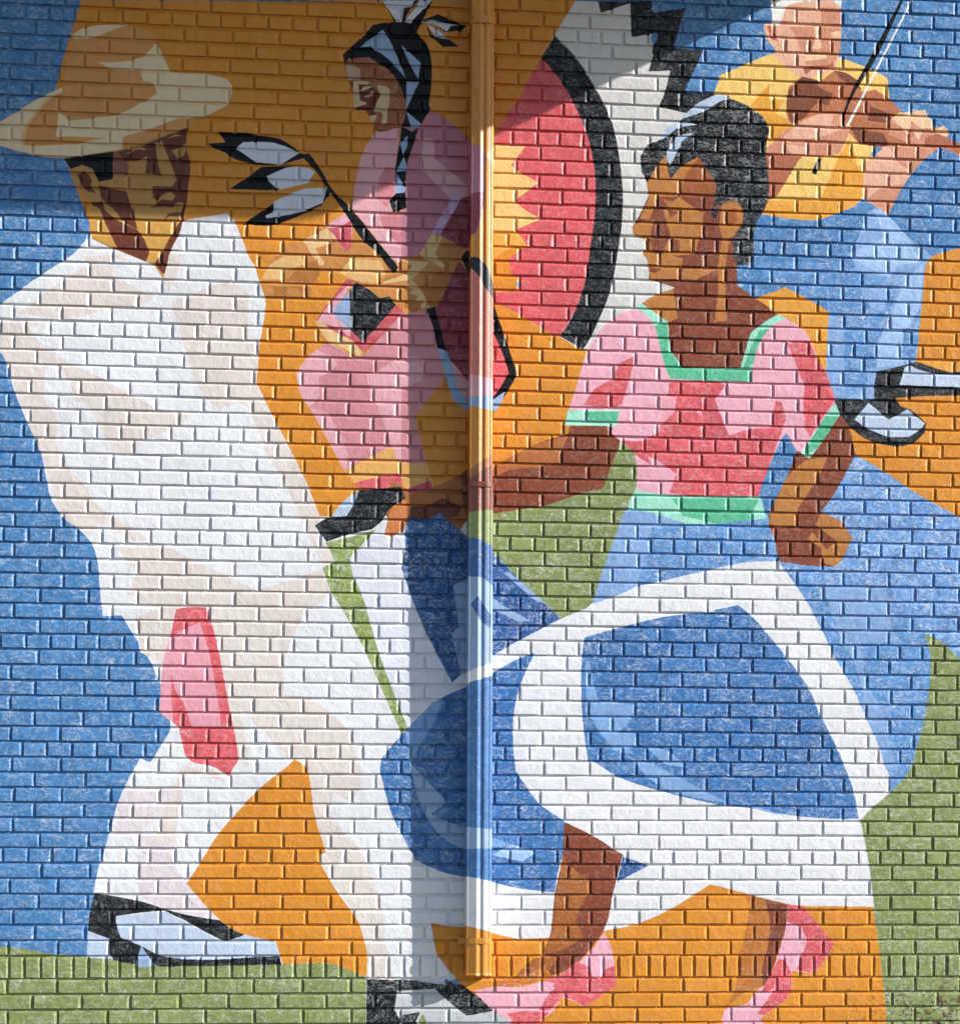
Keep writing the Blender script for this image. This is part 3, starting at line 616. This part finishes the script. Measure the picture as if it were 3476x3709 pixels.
for k in range(6): add(HZ[8]-h*(k+1),h,'stretcher',LJ[8][k],RJ[8][k])
zr0=HZ[8]-6.5*h; zr1=zrow(3543)
add((zr0+zr1)/2,zr0-zr1,'rowlock',65,100)
zc=zr1; ph=[(50,145),(240,320),(60,150)]
k=0
h=.0655
while zc-h>-.01:
    a,b=ph[k] if k<3 else ((60,150) if k%2==0 else (240,320))
    add(zc-h/2,h,'stretcher' if k!=9 else 'header',a,b); zc-=h; k+=1
ztop=HZ[0]+.032; h=.0645; k=0
while ztop+h<7.2:
    a,b=((120,130),(300,300))[k%2]
    kind='header' if k%7==6 else 'stretcher'
    add(ztop+h/2,h,kind,a,b); ztop+=h; k+=1

JT=.0100
NS,NV=4,14
def brick_template(r, L, Hh, k=1.0):
    """one brick centred on (0,0,0) in x,z; front near y=0, back at y=.03; top and right edges bevelled wider, shaped to catch the sun; 10-sided uneven outline -> 48 triangles"""
    xs=np.linspace(-.5,.5,4)
    def ring(l,rt,bo,to,jx_,jz):
        p=[]; X0,X1,Z0,Z1=-L/2+l,L/2-rt,-Hh/2+bo,Hh/2-to
        for x in xs: p.append((X0+(x+.5)*(X1-X0)+jx_*r.normal(), Z0+jz*r.normal()))
        p.append((X1+jx_*r.normal(), (Z0+Z1)/2+.004*r.normal()))
        for x in xs[::-1]: p.append((X0+(x+.5)*(X1-X0)+jx_*r.normal(), Z1+jz*r.normal()))
        p.append((X0+jx_*r.normal(), (Z0+Z1)/2+.004*r.normal()))
        return np.array(p)
    a=ring(0,0,0,0,.0009,.0008)
    if r.random()<.22: a[r.integers(10)]*=r.uniform(.93,.975)     # a chipped corner or a nick in the edge
    b=ring(.0018,.0088*r.uniform(.75,1.2),.0016,.0098*r.uniform(.7,1.2),.0009,.0007)  # top and right bevels widened so the brick edges show a bright sunlit line
    n=10; sx=r.normal(0,.0055); sz=r.normal(0,.011)
    v=[(x,.03,z) for x,z in a]+[(x,.0062+.0006*r.normal(),z) for x,z in a]+[(x,.0003*r.normal()+sx*x+sz*z,z) for x,z in b]
    f=[]
    for k in range(n):
        j=(k+1)%n; f.append((k,j,n+j,n+k)); f.append((n+k,n+j,2*n+j,2*n+k))
    f.append(tuple(range(2*n,3*n)))
    return v,f
bricks=[]   # x centre, z centre, length, height, kind, depth, tilt
for zc,h,kind,xl,xr in courses:
    nom={'stretcher':.2035,'header':.1018,'rowlock':.0665}[kind]
    n=max(1,int(round((xr-xl)/nom))); p=(xr-xl)/n
    k0=int(math.floor((WX0-xl)/p))-1; k1=int(math.ceil((WX1-xl)/p))+1
    joints=[xl+k*p+(random.gauss(0,.0022)) for k in range(k0,k1+1)]
    for a,b in zip(joints,joints[1:]):
        if b<WX0+.02 or a>WX1-.02: continue
        a=max(a,WX0); b=min(b,WX1)
        if b-a<.03: continue
        bricks.append([(a+b)/2,zc+random.gauss(0,.0006),b-a-JT-random.uniform(-.0015,.002),h-JT+.0018-random.uniform(-.0012,.0015),kind,random.gauss(0,.0009),random.gauss(0,.0022)])
# the nearest full stretchers in the frame are single objects, the rest one field
cand=[]
for i,b in enumerate(bricks):
    if b[4]!='stretcher': continue
    x0,x1=b[0]-b[2]/2,b[0]+b[2]/2
    if x0>-2.03 and x1<2.1 and b[1]-.03>1.2 and b[1]+.03<5.52: cand.append((x0,i))
cand.sort(); single={i for _,i in cand[:298]}
NV=16
tv=[brick_template(rng,.195,.0562) for _ in range(NV)]
variants=[mesh('brick',v,f,M_paint) for v,f in tv]
n_=0
for i in sorted(single,key=lambda i:(-bricks[i][1],bricks[i][0])):
    x,z,L_,H_,kind,dy,tl=bricks[i]; k=rng.integers(NV)
    o=obj('brick',variants[k],wall,(x,dy,z)); o.scale=(L_/.195,1,H_/.0562); o.rotation_euler=(0,tl,0); n_+=1
tvh=[brick_template(rng,.093,.0562) for _ in range(8)]; tvr=[brick_template(rng,.057,.0915) for _ in range(8)]
V=[];Fc=[]; base=0
for i,(x,z,L_,H_,kind,dy,tl) in enumerate(bricks):
    if i in single: continue
    vv,ff=(tv if kind=='stretcher' else tvh if kind=='header' else tvr)[rng.integers(8)]
    l0,h0={'stretcher':(.195,.0562),'header':(.093,.0562),'rowlock':(.057,.0915)}[kind]
    A=np.array(vv); A=A*[L_/l0,1,H_/h0]; A=A+[0,0,0]; A[:,2]+=A[:,0]*-math.tan(tl); A=A+[x,dy,z]
    V.append(A); Fc+= [tuple(q+base for q in g) for g in ff]; base+=len(A)
o=obj('brick_field',mesh('brick_field',np.concatenate(V).tolist(),Fc,M_paint),wall); o['kind']='stuff'
o['label']='remaining courses of small painted bricks'

# ------------------------------------------------------------------ downpipe
pipe = bpy.data.objects.new('downpipe',None); col.objects.link(pipe)
pipe['label']='corrugated metal downpipe painted over to match the mural behind it'; pipe['category']='drainpipe'
def front(zv):   # left and right edge and stand-off at picture row zv
    t=(zv-0)/3532.
    uL=1709-20*t; uR=1789-12*t
    d=.130-.024*t
    X0,_=px2wall(uL,zv,-d*.8); X1,_=px2wall(uR,zv,-d*.8)
    return float(X0),float(X1),d
PROF=[(0,0),(0,.84),(.03,.875),(.08,.885),(.34,.985),(.38,1.0),(.41,.995),(.50,.955),(.53,.93),(.56,.93),(.62,.965),(.65,.985),(.69,.99),(.80,.955),(.84,.935),(.86,.93),(.90,.935),(.935,.92),(.98,.875),(1,.82),(1,0),(.93,-.02),(.07,-.02)]
PD=.098
def ring_at(zv,z=None,grow=0.0,front_only=False):
    x0,x1,d=front(zv); z=zrow(zv) if z is None else z
    w=x1-x0; r=[]
    for a,b in PROF:
        cx=x0+w*a; cy=-(d-PD)-PD*b
        if grow: cx+= (a-.5)*2*grow; cy-= (b-.4)*1.7*grow
        r.append((cx,cy,z))
    return r
def tube(name,rows,mat,cap=False):
    v=[];f=[];n=len(PROF)
    for r in rows: v+=r
    for k in range(len(rows)-1):
        for j in range(n): 
            q=(j+1)%n; f.append((k*n+j,(k+1)*n+j,(k+1)*n+q,k*n+q))
    me=mesh(name,v,f,mat); o=obj(name,me,pipe)
    s=o.modifiers.new('solid','SOLIDIFY'); s.thickness=.0012; s.offset=-1
    return o
ZT=6.05
up=[ring_at(-700,ZT)]+[ring_at(v) for v in (-300,0,300,600,900,1200,1500,1750,1790)]
tube('upper_pipe',up,M_pipe)
lo=[ring_at(v,None,.0022) for v in (1774,1790,2100,2500,2900,3300,3500,3524)]+[ring_at(3530,None,.0045),ring_at(3534,None,.004)]
tube('lower_pipe',lo,M_pipe)
def strap(v0,v1,lt,rt):
    e=.0035
    rows=[]
    zs=[zrow(v0),zrow((v0+v1)/2),zrow(v1)]
    vm=(v0+v1)/2; x0,x1,d=front(vm); w=x1-x0
    pts=[(x0-lt,-.004),(x0-.004,-.006),(x0-e,-(d-PD)-PD*.6),(x0-e,-(d-PD)-PD*.80),(x0+w*.1,-(d-PD)-PD*.93-e),(x0+w*.34,-d-e),(x0+w*.75,-d-e),(x0+w*.93,-(d-PD)-PD*.93-e),(x1+e,-(d-PD)-PD*.80),(x1+e,-(d-PD)-PD*.6),(x1+.004,-.006),(x1+rt,-.004)]
    v=[];f=[]
    for z in (zs[0],zs[2]): v+=[(a,b,z) for a,b in pts]
    n=len(pts)
    for j in range(n-1): f.append((j,n+j,n+j+1,j+1))
    o=obj('strap',mesh('strap',v,f,M_pipe),pipe); s=o.modifiers.new('solid','SOLIDIFY'); s.thickness=.0018; s.offset=0
    for sx in (x0+w*.22,x0+w*.66):
        vv=[];n6=10
        for rr,yy in ((.0042,0),(.0042,-.002),(.0025,-.0032)):
            vv+=[(sx+rr*math.cos(t*2*math.pi/n6),yy-d-e+(.006 if sx<x0+w*.3 else 0),zs[1]+rr*math.sin(t*2*math.pi/n6)) for t in range(n6)]
        ff=[]
        for k in range(2):
            for j in range(n6): q=(j+1)%n6; ff.append((k*n6+j,(k+1)*n6+j,(k+1)*n6+q,k*n6+q))
        ff.append(tuple(range(2*n6,3*n6))[::-1])
        obj('screw',mesh('screw',vv,ff,M_pipe),o)
    for xa,xb in ((x0-lt,x0-.003),(x1+.003,x1+rt)):
        v2,f2=box(xa,xb,-.030,.002,zs[2]-.001,zs[0]+.001); obj('lug',mesh('lug',v2,f2,M_pipe),o)
    return o
strap(107,134,.012,.014)
strap(1768,1786,.022,.012)
strap(3398,3418,.034,.006)

# ------------------------------------------------------------------ canopy above, out of the frame, whose edge shades the top of the wall
can = bpy.data.objects.new('roof_canopy',None); col.objects.link(can)
can['label']='flat pale roof canopy projecting from the wall above the mural'; can['category']='canopy'
XE=-.720+2.4*1.2; ZE=4.646+1.226*1.2; ch=.05
pl=[(-9,-1.2),(XE-ch*2.2,-1.2),(XE-ch*.6,-1.2+ch*.35),(XE,-1.2+ch),(XE,0),(-9,0)]
v=[(x,y,ZE) for x,y in pl]+[(x,y,ZE+.22) for x,y in pl]; n=len(pl)
f=[tuple(range(n))[::-1],tuple(range(n,2*n))]+[(j,(j+1)%n,n+(j+1)%n,n+j) for j in range(n)]
obj('slab',mesh('slab',v,f,M_trim),can)
v,f=box(-9.02,XE+.03,-1.23,-1.202,ZE+.1,ZE+.30)
obj('gutter',mesh('gutter',v,f,M_trim),can)
